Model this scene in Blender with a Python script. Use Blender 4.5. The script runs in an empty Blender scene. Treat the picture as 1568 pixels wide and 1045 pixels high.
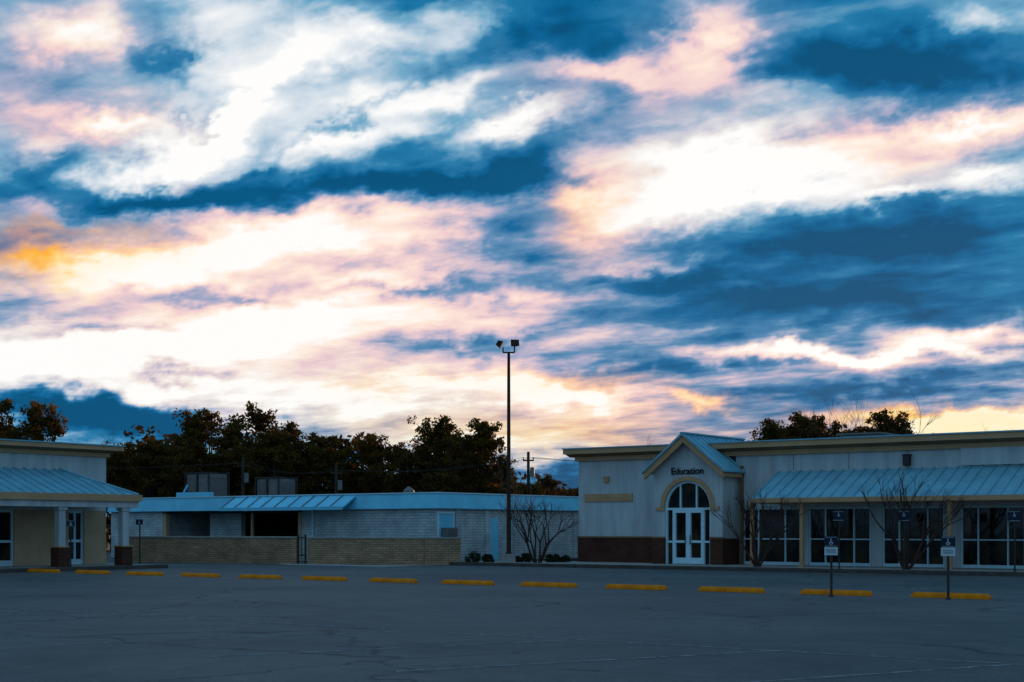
import bpy, bmesh, math, random
from mathutils import Vector, Matrix
import numpy as np
random.seed(7); np.random.seed(7)
scene=bpy.context.scene
col=scene.collection
F=2178.0; CX=784.0; HY=810.0
TH=math.radians(36.5); c=math.cos(TH); s=math.sin(TH)
# --- survey helpers (site grid: a = along the shop fronts, b = away from the car park) ---
def ga(px,b):
    p=(px-CX)/F; return b*(p*c-s)/(c+p*s)
def gb(px,a):
    p=(px-CX)/F; return a/(p*c-s)*(c+p*s)
def wx(px,Y): return (px-CX)/F*Y
def wz(py,Y): return 1.6+(HY-py)*Y/F
def g2w(a,b,z=0): return Vector((a*c+b*s,-a*s+b*c,z))

# ---------------- materials ----------------
def newmat(name):
    m=bpy.data.materials.new(name); m.use_nodes=True
    nt=m.node_tree; b=nt.nodes['Principled BSDF']; return m,nt,b
def mat(name,colr,rough=.7,metal=0,var=.25,scale=1.5,bump=.0,bscale=30,spec=.3,streak=False):
    m,nt,b=newmat(name); N=nt.nodes; L=nt.links
    b.inputs['Roughness'].default_value=rough; b.inputs['Metallic'].default_value=metal
    b.inputs['Specular IOR Level'].default_value=spec
    tc=N.new('ShaderNodeTexCoord'); mp=N.new('ShaderNodeMapping')
    L.new(tc.outputs['Object'],mp.inputs['Vector'])
    if streak: mp.inputs['Scale'].default_value=(3,3,.35)
    n=N.new('ShaderNodeTexNoise'); n.inputs['Scale'].default_value=scale; n.inputs['Detail'].default_value=8; n.inputs['Roughness'].default_value=.65
    L.new(mp.outputs[0],n.inputs['Vector'])
    r=N.new('ShaderNodeValToRGB'); r.color_ramp.elements[0].position=.3; r.color_ramp.elements[1].position=.7
    d=[x*(1-var) for x in colr]; e=[min(1,x*(1+var*.6)) for x in colr]
    r.color_ramp.elements[0].color=(*d,1); r.color_ramp.elements[1].color=(*e,1)
    L.new(n.outputs['Fac'],r.inputs[0]); L.new(r.outputs[0],b.inputs['Base Color'])
    if bump>0:
        n2=N.new('ShaderNodeTexNoise'); n2.inputs['Scale'].default_value=bscale; n2.inputs['Detail'].default_value=6
        L.new(tc.outputs['Object'],n2.inputs['Vector'])
        bp=N.new('ShaderNodeBump'); bp.inputs['Strength'].default_value=bump; bp.inputs['Distance'].default_value=.02
        L.new(n2.outputs['Fac'],bp.inputs['Height']); L.new(bp.outputs[0],b.inputs['Normal'])
    return m
def brick(name,c1,c2,mort,bump=.4,bw=.22,bh=.075):
    m,nt,b=newmat(name); N=nt.nodes; L=nt.links
    tc=N.new('ShaderNodeTexCoord'); sp=N.new('ShaderNodeSeparateXYZ'); L.new(tc.outputs['Object'],sp.inputs[0])
    ad=N.new('ShaderNodeMath'); L.new(sp.outputs[0],ad.inputs[0]); L.new(sp.outputs[1],ad.inputs[1])
    cb=N.new('ShaderNodeCombineXYZ'); L.new(ad.outputs[0],cb.inputs[0]); L.new(sp.outputs[2],cb.inputs[1])
    t=N.new('ShaderNodeTexBrick'); L.new(cb.outputs[0],t.inputs['Vector'])
    t.inputs['Scale'].default_value=1; t.inputs['Brick Width'].default_value=bw; t.inputs['Row Height'].default_value=bh
    t.inputs['Mortar Size'].default_value=.012; t.inputs['Color1'].default_value=(*c1,1); t.inputs['Color2'].default_value=(*c2,1); t.inputs['Mortar'].default_value=(*mort,1)
    n=N.new('ShaderNodeTexNoise'); n.inputs['Scale'].default_value=.9; n.inputs['Detail'].default_value=8; n.inputs['Roughness'].default_value=.7
    L.new(tc.outputs['Object'],n.inputs['Vector'])
    mr=N.new('ShaderNodeMapRange'); mr.inputs[1].default_value=.3; mr.inputs[2].default_value=.7; mr.inputs[3].default_value=.6; mr.inputs[4].default_value=1.2
    L.new(n.outputs['Fac'],mr.inputs[0])
    mx=N.new('ShaderNodeVectorMath'); mx.operation='SCALE'; L.new(t.outputs['Color'],mx.inputs[0]); L.new(mr.outputs[0],mx.inputs['Scale'])
    L.new(mx.outputs[0],b.inputs['Base Color']); b.inputs['Roughness'].default_value=.85
    b.inputs['Specular IOR Level'].default_value=.2
    bp=N.new('ShaderNodeBump'); bp.inputs['Strength'].default_value=bump; bp.inputs['Distance'].default_value=.01; bp.invert=True
    L.new(t.outputs['Fac'],bp.inputs['Height']); L.new(bp.outputs[0],b.inputs['Normal'])
    return m
STUCCO=mat('stucco',(.54,.545,.52),.9,var=.24,scale=.8,bump=.2,bscale=40,streak=True)
STUCCO2=mat('stucco_beige',(.58,.37,.21),.9,var=.2,scale=.9,bump=.2)
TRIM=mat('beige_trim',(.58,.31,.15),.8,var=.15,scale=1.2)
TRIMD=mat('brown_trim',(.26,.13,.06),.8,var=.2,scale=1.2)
BRKD=brick('dark_brick',(.14,.028,.012),(.07,.018,.010),(.08,.05,.035))
BRKW=brick('painted_brick',(.62,.66,.63),(.50,.54,.52),(.30,.32,.32),.7,.4,.13)
BRKT=brick('tan_brick',(.58,.33,.18),(.40,.23,.12),(.20,.14,.09),.5,.3,.1)
METAL=mat('standing_seam_metal',(.20,.46,.54),.5,metal=.1,var=.2,scale=1.5,streak=False,spec=.4)
FASC=mat('painted_metal_fascia',(.20,.66,.84),.6,metal=0,var=.15,scale=1.0,spec=.3)
WHITE=mat('white_frame',(.60,.80,.84),.5,var=.08)
GREYM=mat('grey_metal',(.20,.18,.16),.6,metal=.2,var=.3,scale=3)
DARKM=mat('dark_metal',(.05,.035,.028),.7,metal=0,var=.3,scale=3)
BRONZE=mat('bronze_pole',(.06,.035,.022),.85,metal=0,var=.2,scale=3,spec=.1)
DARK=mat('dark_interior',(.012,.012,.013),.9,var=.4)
ROOFM=mat('flat_roof_membrane',(.25,.25,.25),.9,var=.3,scale=.6)
CONC=mat('concrete',(.36,.33,.29),.85,var=.3,scale=1.3,bump=.3,bscale=25)
KERB=mat('kerb_concrete',(.09,.07,.058),.9,var=.4,scale=2,bump=.4,bscale=25)
YEL=mat('yellow_paint',(1.0,.235,.004),.65,var=.35,scale=5,bump=.2,spec=.15)
SIGNB=mat('sign_blue',(.006,.013,.03),.5,var=.1)
SIGNW=mat('sign_white',(.6,.66,.68),.4,var=.08)
LETT=mat('dark_letters',(.012,.016,.02),.5,var=.1)
BARK=mat('bark',(.06,.038,.025),.9,var=.4,scale=6)
BARKL=mat('bark_pale',(.065,.028,.018),.8,var=.35,scale=8)
WOOD=mat('pole_wood',(.06,.04,.025),.9,var=.3)
def glassm():
    m,nt,b=newmat('window_glass'); N=nt.nodes; L=nt.links
    tc=N.new('ShaderNodeTexCoord'); n=N.new('ShaderNodeTexNoise'); n.inputs['Scale'].default_value=1.3; n.inputs['Detail'].default_value=3
    L.new(tc.outputs['Object'],n.inputs['Vector'])
    r=N.new('ShaderNodeValToRGB'); r.color_ramp.elements[0].position=.42; r.color_ramp.elements[1].position=.68
    r.color_ramp.elements[0].color=(.006,.006,.006,1); r.color_ramp.elements[1].color=(.06,.036,.018,1)
    L.new(n.outputs['Fac'],r.inputs[0]); L.new(r.outputs[0],b.inputs['Base Color'])
    b.inputs['Roughness'].default_value=.06; b.inputs['Specular IOR Level'].default_value=.34
    n2=N.new('ShaderNodeTexNoise'); n2.inputs['Scale'].default_value=.8; L.new(tc.outputs['Object'],n2.inputs['Vector'])
    bp=N.new('ShaderNodeBump'); bp.inputs['Strength'].default_value=.15; bp.inputs['Distance'].default_value=.03
    L.new(n2.outputs['Fac'],bp.inputs['Height']); L.new(bp.outputs[0],b.inputs['Normal'])
    return m
GLASS=glassm()
def leafm(name,c1,c2,tr=.35):
    m=bpy.data.materials.new(name); m.use_nodes=True; nt=m.node_tree; N=nt.nodes; L=nt.links
    for n in list(N): N.remove(n)
    o=N.new('ShaderNodeOutputMaterial'); g=N.new('ShaderNodeNewGeometry')
    tc=N.new('ShaderNodeTexCoord'); nz=N.new('ShaderNodeTexNoise'); nz.inputs['Scale'].default_value=.8; nz.inputs['Detail'].default_value=3
    L.new(tc.outputs['Object'],nz.inputs['Vector'])
    ad=N.new('ShaderNodeMath'); ad.operation='MULTIPLY_ADD'; L.new(g.outputs['Random Per Island'],ad.inputs[0]); ad.inputs[1].default_value=.5; 
    L.new(nz.outputs['Fac'],ad.inputs[2])
    r=N.new('ShaderNodeValToRGB'); r.color_ramp.elements[0].position=.45
    r.color_ramp.elements[1].position=1.0
    r.color_ramp.elements[0].color=(*c1,1); r.color_ramp.elements[1].color=(*c2,1)
    L.new(ad.outputs[0],r.inputs[0])
    d=N.new('ShaderNodeBsdfDiffuse'); t=N.new('ShaderNodeBsdfTranslucent'); mx=N.new('ShaderNodeMixShader'); mx.inputs[0].default_value=tr
    L.new(r.outputs[0],d.inputs[0]); L.new(r.outputs[0],t.inputs[0]); L.new(d.outputs[0],mx.inputs[1]); L.new(t.outputs[0],mx.inputs[2]); L.new(mx.outputs[0],o.inputs[0])
    return m
LEAF=leafm('autumn_leaves',(.045,.03,.009),(.19,.095,.018),.45)
LEAFD=leafm('undergrowth_leaves',(.038,.025,.010),(.11,.06,.018),.3)
BUSHM=leafm('shrub_leaves',(.02,.025,.012),(.06,.06,.02),.2)

# ---------------- mesh builder ----------------
class G:
    def __init__(self,off=(0,0)): self.v=[];self.f=[];self.o=off
    def add(self,vs,fs):
        n=len(self.v); self.v+= [(x-self.o[0],y-self.o[1],z) for x,y,z in vs]; self.f+=[tuple(i+n for i in q) for q in fs]
    def box(self,x0,x1,y0,y1,z0,z1):
        if x0>x1:x0,x1=x1,x0
        if y0>y1:y0,y1=y1,y0
        self.add([(x0,y0,z0),(x1,y0,z0),(x1,y1,z0),(x0,y1,z0),(x0,y0,z1),(x1,y0,z1),(x1,y1,z1),(x0,y1,z1)],
         [(3,2,1,0),(4,5,6,7),(0,1,5,4),(1,2,6,5),(2,3,7,6),(3,0,4,7)])
    def prism(self,pts0,pts1):
        n=len(pts0); self.add(list(pts0)+list(pts1),[tuple(range(n))[::-1],tuple(range(n,2*n))]+[(i,(i+1)%n,n+(i+1)%n,n+i) for i in range(n)])
    def prx(self,prof,x0,x1): self.prism([(x0,y,z) for y,z in prof],[(x1,y,z) for y,z in prof])
    def pry(self,prof,y0,y1): self.prism([(x,y0,z) for x,z in prof],[(x,y1,z) for x,z in prof])
    def tube(self,p0,p1,r0,r1,n=6):
        p0=Vector(p0);p1=Vector(p1);d=(p1-p0)
        if d.length<1e-6: return
        d.normalize(); a=d.orthogonal().normalized(); b=d.cross(a)
        A=[];B=[]
        for i in range(n):
            t=2*math.pi*i/n; q=a*math.cos(t)+b*math.sin(t); A.append(tuple(p0+q*r0)); B.append(tuple(p1+q*r1))
        self.prism(A,B)
    def obj(self,name,m,parent=None,bevel=0,norm=True,smooth=False):
        me=bpy.data.meshes.new(name); me.from_pydata(self.v,[],self.f)
        ms=m if isinstance(m,list) else [m]
        for q in ms: me.materials.append(q)
        if norm:
            bm=bmesh.new(); bm.from_mesh(me); bmesh.ops.recalc_face_normals(bm,faces=bm.faces)
            big=[f for f in bm.faces if len(f.verts)>6]
            if big: bmesh.ops.triangulate(bm,faces=big)
            bm.to_mesh(me); bm.free()
        if smooth:
            for p in me.polygons: p.use_smooth=True
        o=bpy.data.objects.new(name,me); col.objects.link(o)
        if parent: o.parent=parent
        if bevel:
            md=o.modifiers.new('bevel','BEVEL'); md.width=bevel; md.segments=2
        return o
def empty(name,loc=(0,0,0),rz=0):
    e=bpy.data.objects.new(name,None); e.location=loc; e.rotation_euler=(0,0,rz); e.empty_display_size=.5; col.objects.link(e); return e
def gempty(name,a,b): return empty(name,g2w(a,b),-TH)
def text(body,size,m,name,parent,loc,rz=0,ext=.015,off=0):
    cu=bpy.data.curves.new(name,'FONT'); cu.body=body; cu.size=size; cu.extrude=ext; cu.offset=off; cu.align_x='CENTER'; cu.align_y='CENTER'
    o=bpy.data.objects.new(name,cu); col.objects.link(o)
    dg=bpy.context.evaluated_depsgraph_get(); me=bpy.data.meshes.new_from_object(o.evaluated_get(dg)); bpy.data.objects.remove(o)
    me.materials.clear(); me.materials.append(m)
    o=bpy.data.objects.new(name,me); col.objects.link(o); o.parent=parent; o.location=loc; o.rotation_euler=(math.pi/2,0,rz); return o

# =============== GROUND ===============
def asphalt():
    m,nt,b=newmat('asphalt'); N=nt.nodes; L=nt.links
    tc=N.new('ShaderNodeTexCoord')
    def noise(sc,det,ro=.6,dist=0):
        n=N.new('ShaderNodeTexNoise'); n.inputs['Scale'].default_value=sc; n.inputs['Detail'].default_value=det; n.inputs['Roughness'].default_value=ro; n.inputs['Distortion'].default_value=dist
        L.new(tc.outputs['Object'],n.inputs['Vector']); return n
    n1=noise(.12,8,.65,.4); n2=noise(30,4,.7); n3=noise(1.6,6,.7)
    r1=N.new('ShaderNodeValToRGB'); e=r1.color_ramp.elements; e[0].position=.36;e[1].position=.66; e[0].color=(.050,.048,.046,1); e[1].color=(.118,.108,.098,1)
    L.new(n1.outputs['Fac'],r1.inputs[0])
    m2=N.new('ShaderNodeMapRange'); m2.inputs[1].default_value=.3;m2.inputs[2].default_value=.7;m2.inputs[3].default_value=.4;m2.inputs[4].default_value=1.6; L.new(n2.outputs['Fac'],m2.inputs[0])
    m3=N.new('ShaderNodeMapRange'); m3.inputs[1].default_value=.3;m3.inputs[2].default_value=.7;m3.inputs[3].default_value=.72;m3.inputs[4].default_value=1.25; L.new(n3.outputs['Fac'],m3.inputs[0])
    mu=N.new('ShaderNodeMath'); mu.operation='MULTIPLY'; L.new(m2.outputs[0],mu.inputs[0]); L.new(m3.outputs[0],mu.inputs[1])
    nd=N.new('ShaderNodeTexNoise'); nd.inputs['Scale'].default_value=.8; nd.inputs['Detail'].default_value=5; L.new(tc.outputs['Object'],nd.inputs['Vector'])
    vm=N.new('ShaderNodeVectorMath'); vm.operation='MULTIPLY_ADD'; L.new(nd.outputs['Color'],vm.inputs[0]); vm.inputs[1].default_value=(1.8,1.8,0); L.new(tc.outputs['Object'],vm.inputs[2])
    vo=N.new('ShaderNodeTexVoronoi'); vo.feature='DISTANCE_TO_EDGE'; vo.inputs['Scale'].default_value=.17; L.new(vm.outputs[0],vo.inputs['Vector'])
    cr=N.new('ShaderNodeMapRange'); cr.inputs[1].default_value=.003;cr.inputs[2].default_value=.010;cr.inputs[3].default_value=.25;cr.inputs[4].default_value=1; L.new(vo.outputs['Distance'],cr.inputs[0])
    nm=noise(.07,3)
    mk=N.new('ShaderNodeMapRange'); mk.inputs[1].default_value=.48; mk.inputs[2].default_value=.54; L.new(nm.outputs['Fac'],mk.inputs[0])
    mxx=N.new('ShaderNodeMath'); mxx.operation='MAXIMUM'; L.new(cr.outputs[0],mxx.inputs[0]); L.new(mk.outputs[0],mxx.inputs[1])
    no=noise(.55,5,.6); ms=N.new('ShaderNodeMapRange'); ms.inputs[1].default_value=.66; ms.inputs[2].default_value=.74; ms.inputs[3].default_value=1; ms.inputs[4].default_value=.5; L.new(no.outputs['Fac'],ms.inputs[0])
    mu3=N.new('ShaderNodeMath'); mu3.operation='MULTIPLY'; L.new(mxx.outputs[0],mu3.inputs[0]); L.new(ms.outputs[0],mu3.inputs[1])
    mu2=N.new('ShaderNodeMath'); mu2.operation='MULTIPLY'; L.new(mu.outputs[0],mu2.inputs[0]); L.new(mu3.outputs[0],mu2.inputs[1])
    sc=N.new('ShaderNodeVectorMath'); sc.operation='SCALE'; L.new(r1.outputs[0],sc.inputs[0]); L.new(mu2.outputs[0],sc.inputs['Scale'])
    L.new(sc.outputs[0],b.inputs['Base Color']); b.inputs['Roughness'].default_value=.7; b.inputs['Specular IOR Level'].default_value=.42
    bp=N.new('ShaderNodeBump'); bp.inputs['Strength'].default_value=.5; bp.inputs['Distance'].default_value=.01; L.new(n2.outputs['Fac'],bp.inputs['Height']); L.new(bp.outputs[0],b.inputs['Normal'])
    return m
ASPH=asphalt()
GRASS=mat('rough_grass',(.035,.035,.015),.95,var=.4,scale=.4)
g=G(); g.add([(-2600,-2600,0),(2600,-2600,0),(2600,2600,0),(-2600,2600,0)],[(0,1,2,3)]); g.obj('ground',GRASS,norm=False)
g=G(); g.add([tuple(g2w(a,b,.004)) for a,b in [(-120,-60),(90,-60),(90,62),(-120,62)]],[(0,1,2,3)]); g.obj('parking_lot',ASPH,norm=False)

def worn(name,colr,thr):
    m,nt,b=newmat(name); N=nt.nodes; L=nt.links
    tc=N.new('ShaderNodeTexCoord'); n=N.new('ShaderNodeTexNoise'); n.inputs['Scale'].default_value=5; n.inputs['Detail'].default_value=8; n.inputs['Roughness'].default_value=.75
    L.new(tc.outputs['Object'],n.inputs['Vector']); r=N.new('ShaderNodeValToRGB'); e=r.color_ramp.elements
    e[0].position=thr-.1; e[1].position=thr+.12; e[0].color=(.08,.076,.072,1); e[1].color=(*colr,1); L.new(n.outputs['Fac'],r.inputs[0]); L.new(r.outputs[0],b.inputs['Base Color']); b.inputs['Roughness'].default_value=.8
    return m
PAINT=worn('worn_white_paint',(.38,.39,.39),.53)
par=gempty('parking_markings',-10,12)
def strip(g,p,q,w):
    p=Vector(p);q=Vector(q);d=(q-p).normalized();n=Vector((-d.y,d.x))*w/2
    g.add([(*(p-n),.008),(*(q-n),.008),(*(q+n),.008),(*(p+n),.008)],[(0,1,2,3)])
g=G((-10,12)); A0=17.0
strip(g,(-42,A0),(22,A0),.09)
for i in range(16):
    a=-30+i*3.1; strip(g,(a,A0-.05),(a-2.2,A0-5),.09)
for i in range(13): 
    a=-43+i*2.79-1.4; strip(g,(a,35.2),(a,38.6),.09)
a=-50
while a<-38: strip(g,(a,41.4),(a+.8,41.4),.10); a+=1.15
g.obj('stripes',PAINT,par,norm=False)

par=gempty('sidewalk',-30,48.5); o=(-30,48.5)
g=G(o); g.box(-39.5,12,48.65,53.2,.0,.13); g.obj('walk_slab',CONC,par)
g=G(o); g.box(-39.65,12,48.5,48.648,0,.15); g.box(-39.65,-39.502,48.65,60,0,.15); g.obj('kerb',KERB,par,bevel=.02)
g=G(o); g.add([(-45.4,44.6,.009),(-39.7,44.6,.009),(-39.7,49.9,.009),(-42,46.6,.009),(-48,46.2,.009)],[(0,1,2,3,4)]); g.obj('concrete_apron',CONC,par,norm=False)
par=gempty('sidewalk',-46,30); o=(-46,30)
g=G(o); g.box(-49.4,-45.8,-5,38.2,0,.13); g.obj('walk_slab',CONC,par)
g=G(o); g.box(-45.798,-45.65,-5,38.2,0,.15); g.obj('kerb',KERB,par,bevel=.02)

X1,Y1=wx(67,52.0),52.0; X2,Y2=wx(1456,32.6),32.6
an=math.atan2(Y2-Y1,X2-X1)
for i in range(0,14):
    t=i/12; x=X1+(X2-X1)*t; y=Y1+(Y2-Y1)*t
    g=G(); h=.125
    prof=[(-.08,0),(.08,0),(.075,.06),(.045,h),(-.045,h),(-.075,.06)]
    L0=.91; L1=.84
    def ring(xx,k): return [(xx,yy,zz*k) for yy,zz in prof]
    r=[ring(-L0,.55),ring(-L1,1),ring(L1,1),ring(L0,.55)]
    for q in range(3): g.prism(r[q],r[q+1])
    e=g.obj('wheel_stop',YEL); e.location=(x,y,.006); e.rotation_euler=(0,0,an+random.uniform(-.02,.02))

# =============== RIGHT BUILDING ===============
o=(-29.15,53.0); RB=gempty('education_building',*o)
W=53.0; AL=-35.5; AR=8.0; PC=-29.15
def gg(): return G(o)
wins=[(1137,1226),(1238,1333),(1351,1446),(1471,1570),(1590,1700),(1716,1830)]
bays=[(ga(x0,W),ga(x1,W)) for x0,x1 in wins]
ZT=2.45
g=gg(); g.box(AL,PC-1.6,W,W+.3,1.2,4.75)
prev=PC+1.5
for a0,a1 in bays+[(AR,AR)]:
    g.box(prev,a0,W,W+.3,.13,ZT) ; prev=a1
g.box(PC+1.5,AR,W,W+.3,ZT,4.75)
g.box(AL,AL+.3,W+.3,W+18,.0,4.75); g.box(AR-.3,AR,W+.3,W+18,0,4.75); g.box(AL,AR,W+18,W+18.3,0,4.75)
g.obj('walls',STUCCO,RB)
g=gg(); g.box(AL,PC-1.6,W,W+.3,0,1.2); g.box(AL-.03,PC-1.6,W-.04,W,0,1.2)
g.obj('brick_wainscot',BRKD,RB)
g=gg(); g.box(AL+.3,AR-.3,W+.45,W+1,.0,4.6); g.obj('interior',DARK,RB)
g=gg(); g.box(AL+.3,AR-.3,W+.3,W+18,4.6,4.72); g.obj('roof_deck',ROOFM,RB)
g=gg(); g.box(AL-.12,AR,W-.14,W+.35,4.62,4.80); g.box(AL-.48,AR,W-.55,W+.35,4.92,5.14); g.obj('cornice',TRIM,RB)
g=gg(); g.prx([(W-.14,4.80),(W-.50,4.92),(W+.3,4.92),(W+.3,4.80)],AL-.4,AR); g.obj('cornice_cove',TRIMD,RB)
g=gg(); g.box(AL-.53,AR,W-.60,W+.35,5.141,5.19); g.obj('parapet_cap',METAL,RB)
aP=ga(1470,W-.2)
g=gg(); g.box(aP,AR,W-.12,W-.002,3.98,4.62); g.obj('parapet_panel',STUCCO,RB)
g=gg(); g.box(ga(896,W),ga(969,W),W-.05,W-.002,2.8,3.14); g.box(PC-1.6-.5,PC-1.6-.25,W-.03,W-.002,1.25,4.6); g.obj('trim_band',TRIM,RB)
g=gg(); a=ga(929,W); g.box(a-.12,a+.12,W-.1,W,3.65,3.85); g.prx([(W-.12,3.85),(W,3.92),(W,3.85)],a-.15,a+.15); g.obj('wall_light',TRIM,RB)
g=gg(); a=ga(1390,W); g.box(a-.12,a+.14,W-.22,W-.002,4.02,4.42); g.box(a-.15,a+.17,W-.25,W-.002,4.42,4.46); g.obj('wall_vent',DARKM,RB)
g=gg(); a=ga(1330,W+6); g.box(a-.9,a+.9,W+5,W+7,4.72,5.65); g.box(a-1,a+1,W+4.9,W+7.1,5.65,5.72); g.obj('roof_unit',GREYM,RB)
g=gg()
for px in (1215,1300,1390,1540): 
    a=ga(px,W); g.box(a-.012,a+.012,W-.006,W-.001,3.95,4.6)
g.obj('stucco_joints',TRIMD,RB)
# ---- portal ----
B=51.6; PH=1.62; HW=1.07; ZS=2.5; RT=5.46
def zt(x): return RT-.18-.8*abs(x)
def arc(r,n=24,zc=ZS,a0=0,a1=math.pi): return [(PC+r*math.cos(a0+(a1-a0)*i/n),zc+r*math.sin(a0+(a1-a0)*i/n)) for i in range(n+1)]
g=gg()
g.pry([(PC-PH,ZS),(PC-PH,zt(PH)),(PC,zt(0)),(PC+PH,zt(PH)),(PC+PH,ZS)]+arc(HW),B,B+.25)
g.box(PC-PH,PC-HW,B,B+.25,1.2,ZS); g.box(PC+HW,PC+PH,B,B+.25,1.2,ZS)
g.box(PC+PH-.25,PC+PH,B+.25,W-.001,1.2,zt(PH)); g.box(PC-PH,PC-PH+.25,B+.25,W-.001,1.2,zt(PH))
g.pry([(PC-PH+.01,3.9),(PC-PH+.01,zt(PH)),(PC,zt(0)),(PC+PH-.01,zt(PH)),(PC+PH-.01,3.9)],B+.26,56.4)
g.obj('portal_walls',STUCCO,RB)
g=gg()
for sx in (-1,1):
    g.box(PC+sx*HW,PC+sx*(PH+.04),B-.05,B+.25,.0,1.2)
g.box(PC+PH-.2,PC+PH+.04,B+.25,W-.001,0,1.2); g.box(PC-PH-.04,PC-PH+.2,B+.25,W-.041,0,1.2)
g.obj('portal_brick_base',BRKD,RB)
g=gg()
for sx in (-1,1): g.box(PC+sx*(HW+.0),PC+sx*(PH+.07),B-.08,B-.003,1.2,1.27)
g.box(AL-.05,PC-PH-.08,W-.08,W-.003,1.2,1.27); g.obj('wainscot_cap',TRIMD,RB)
g=gg(); g.pry(arc(HW+.20)+arc(HW+.02)[::-1],B-.07,B-.003)
g.box(PC-HW-.42,PC-HW-.02,B-.07,B-.003,ZS-.14,ZS-.001); g.box(PC+HW+.02,PC+HW+.42,B-.07,B-.003,ZS-.14,ZS-.001); g.obj('arch_trim',TRIM,RB)
g=gg()
for sx in (-1,1):
    g.pry([(PC,RT),(PC+sx*1.86,RT-.8*1.86),(PC+sx*1.86,RT-.8*1.86-.30),(PC,RT-.3)],51.2,51.34)
g.box(PC+1.64,PC+1.86,51.36,56,RT-1.74,RT-1.58)
g.obj('rake_trim',TRIM,RB)
g=gg()
zr=RT+.06
for sx in (-1,1):
    g.pry([(PC,zr),(PC+sx*1.95,zr-.8*1.95),(PC+sx*1.95,RT-.8*1.95),(PC,RT)],51.12,56.6)
    for i in range(13):
        b=51.13+i*.44; x0=PC+sx*.02; x1=PC+sx*1.94; e0=zr-.8*1.94
        g.prism([(x0,b,zr-.015),(x1,b,e0-.01),(x1,b,e0+.05),(x0,b,zr+.045)],[(x0,b+.035,zr-.015),(x1,b+.035,e0-.01),(x1,b+.035,e0+.05),(x0,b+.035,zr+.045)])
g.box(PC-.09,PC+.09,51.1,56.62,zr,zr+.06)
g.obj('portal_metal_roof',METAL,RB)
text('Education',.39,LETT,'sign_letters',RB,(0,B-W-.03,3.98),off=.006)
g=gg(); g.pry([(PC+HW-.02,.15)]+arc(HW-.02)+[(PC-HW+.02,.15)],B+.16,B+.19); g.obj('door_glass',GLASS,RB)
g=gg(); y0,y1=B+.06,B+.158
g.pry(arc(HW)+arc(HW-.075)[::-1],y0,y1)
g.box(PC-HW,PC-HW+.075,y0,y1,.13,ZS); g.box(PC+HW-.075,PC+HW,y0,y1,.13,ZS)
g.box(PC-HW+.075,PC+HW-.075,y0+.004,y1,ZS-.12,ZS-.03)
for x in (-.38,.38): g.box(PC+x-.03,PC+x+.03,y0+.004,y1,ZS-.03,ZS+math.sqrt((HW-.07)**2-x*x))
g.box(PC-.72-.03,PC-.72+.03,y0+.006,y1,.13,ZS-.12);g.box(PC+.72-.03,PC+.72+.03,y0+.006,y1,.13,ZS-.12)
g.box(PC-.04,PC+.04,y0-.01,y1,.15,ZS-.12)
for sx in (-1,1):
    x0=PC+sx*.04; x1=PC+sx*.69
    g.box(x0,x1,y0-.008,y1,ZS-.24,ZS-.122); g.box(x0,x1,y0-.008,y1,.15,.40); g.box(x0,x1,y0-.008,y1,1.02,1.12)
    g.box(x1-sx*.09,x1,y0-.012,y1,.15,ZS-.13); g.box(x0,x0+sx*.07,y0-.012,y1,.15,ZS-.13)
    g.box(PC+sx*.75,PC+sx*(HW-.075),y0-.004,y1,1.02,1.10); 
g.obj('door_frames',WHITE,RB)
g=gg()
for sx in (-1,1): g.box(PC+sx*.1,PC+sx*.13,y0-.07,y0-.04,.95,1.35)
g.obj('door_handles',DARKM,RB)
gl=gg(); fr=gg()
for a0,a1 in bays:
    gl.box(a0,a1,W+.14,W+.17,.13,ZT)
    z0=.13; y0,y1=W+.05,W+.138
    fr.box(a0,a0+.06,y0,y1,z0,ZT); fr.box(a1-.06,a1,y0,y1,z0,ZT)
    fr.box(a0+.06,a1-.06,y0+.003,y1,ZT-.06,ZT); fr.box(a0+.06,a1-.06,y0+.003,y1,z0,z0+.12); fr.box(a0+.06,a1-.06,y0+.003,y1,1.16,1.21)
    for k in (1,2):
        x=a0+(a1-a0)*(.27 if k==1 else .73); fr.box(x-.025,x+.025,y0-.003,y1,z0,ZT-.06)
gl.obj('storefront_glass',GLASS,RB); fr.obj('storefront_frames',WHITE,RB)
CA=-25.7; EB=50.6
g=gg(); g.prx([(EB,2.78),(W-.002,3.92),(W-.002,3.85),(EB,2.72)],CA,AR)
n=int((AR-CA)/.46)
for i in range(n+1):
    a=CA+.01+i*.46; g.prx([(EB,2.775),(W-.003,3.915),(W-.003,3.975),(EB,2.835)],a,a+.035)
g.obj('canopy_metal_roof',METAL,RB)
g=gg(); g.box(CA-.04,AR,EB-.1,EB-.002,2.62,2.80); g.obj('canopy_gutter',TRIM,RB)
g=gg(); g.box(CA,AR,EB,W-.002,2.60,2.66); g.prx([(EB+.05,2.66),(W-.01,2.66),(W-.01,3.84),(EB+.05,2.73)],CA+.01,CA+.15)
g.obj('canopy_soffit',STUCCO2,RB)
posts=[ga(1133,EB+.2)+.55,ga(1228,EB+.2),ga(1455,EB+.2),ga(1575,EB+.2),ga(1700,EB+.2)]
g=gg()
for a in posts:
    g.box(a-.07,a+.07,EB+.12,EB+.26,.13,2.6); g.box(a-.12,a+.12,EB+.07,EB+.31,.13,.22); g.box(a-.11,a+.11,EB+.08,EB+.30,2.48,2.6)
g.obj('canopy_posts',TRIM,RB,bevel=.008)
g=gg(); a=PC+PH+.12; g.box(a,a+.12,W-.14,W-.002,.13,4.2); g.obj('downspout',TRIMD,RB)

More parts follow.
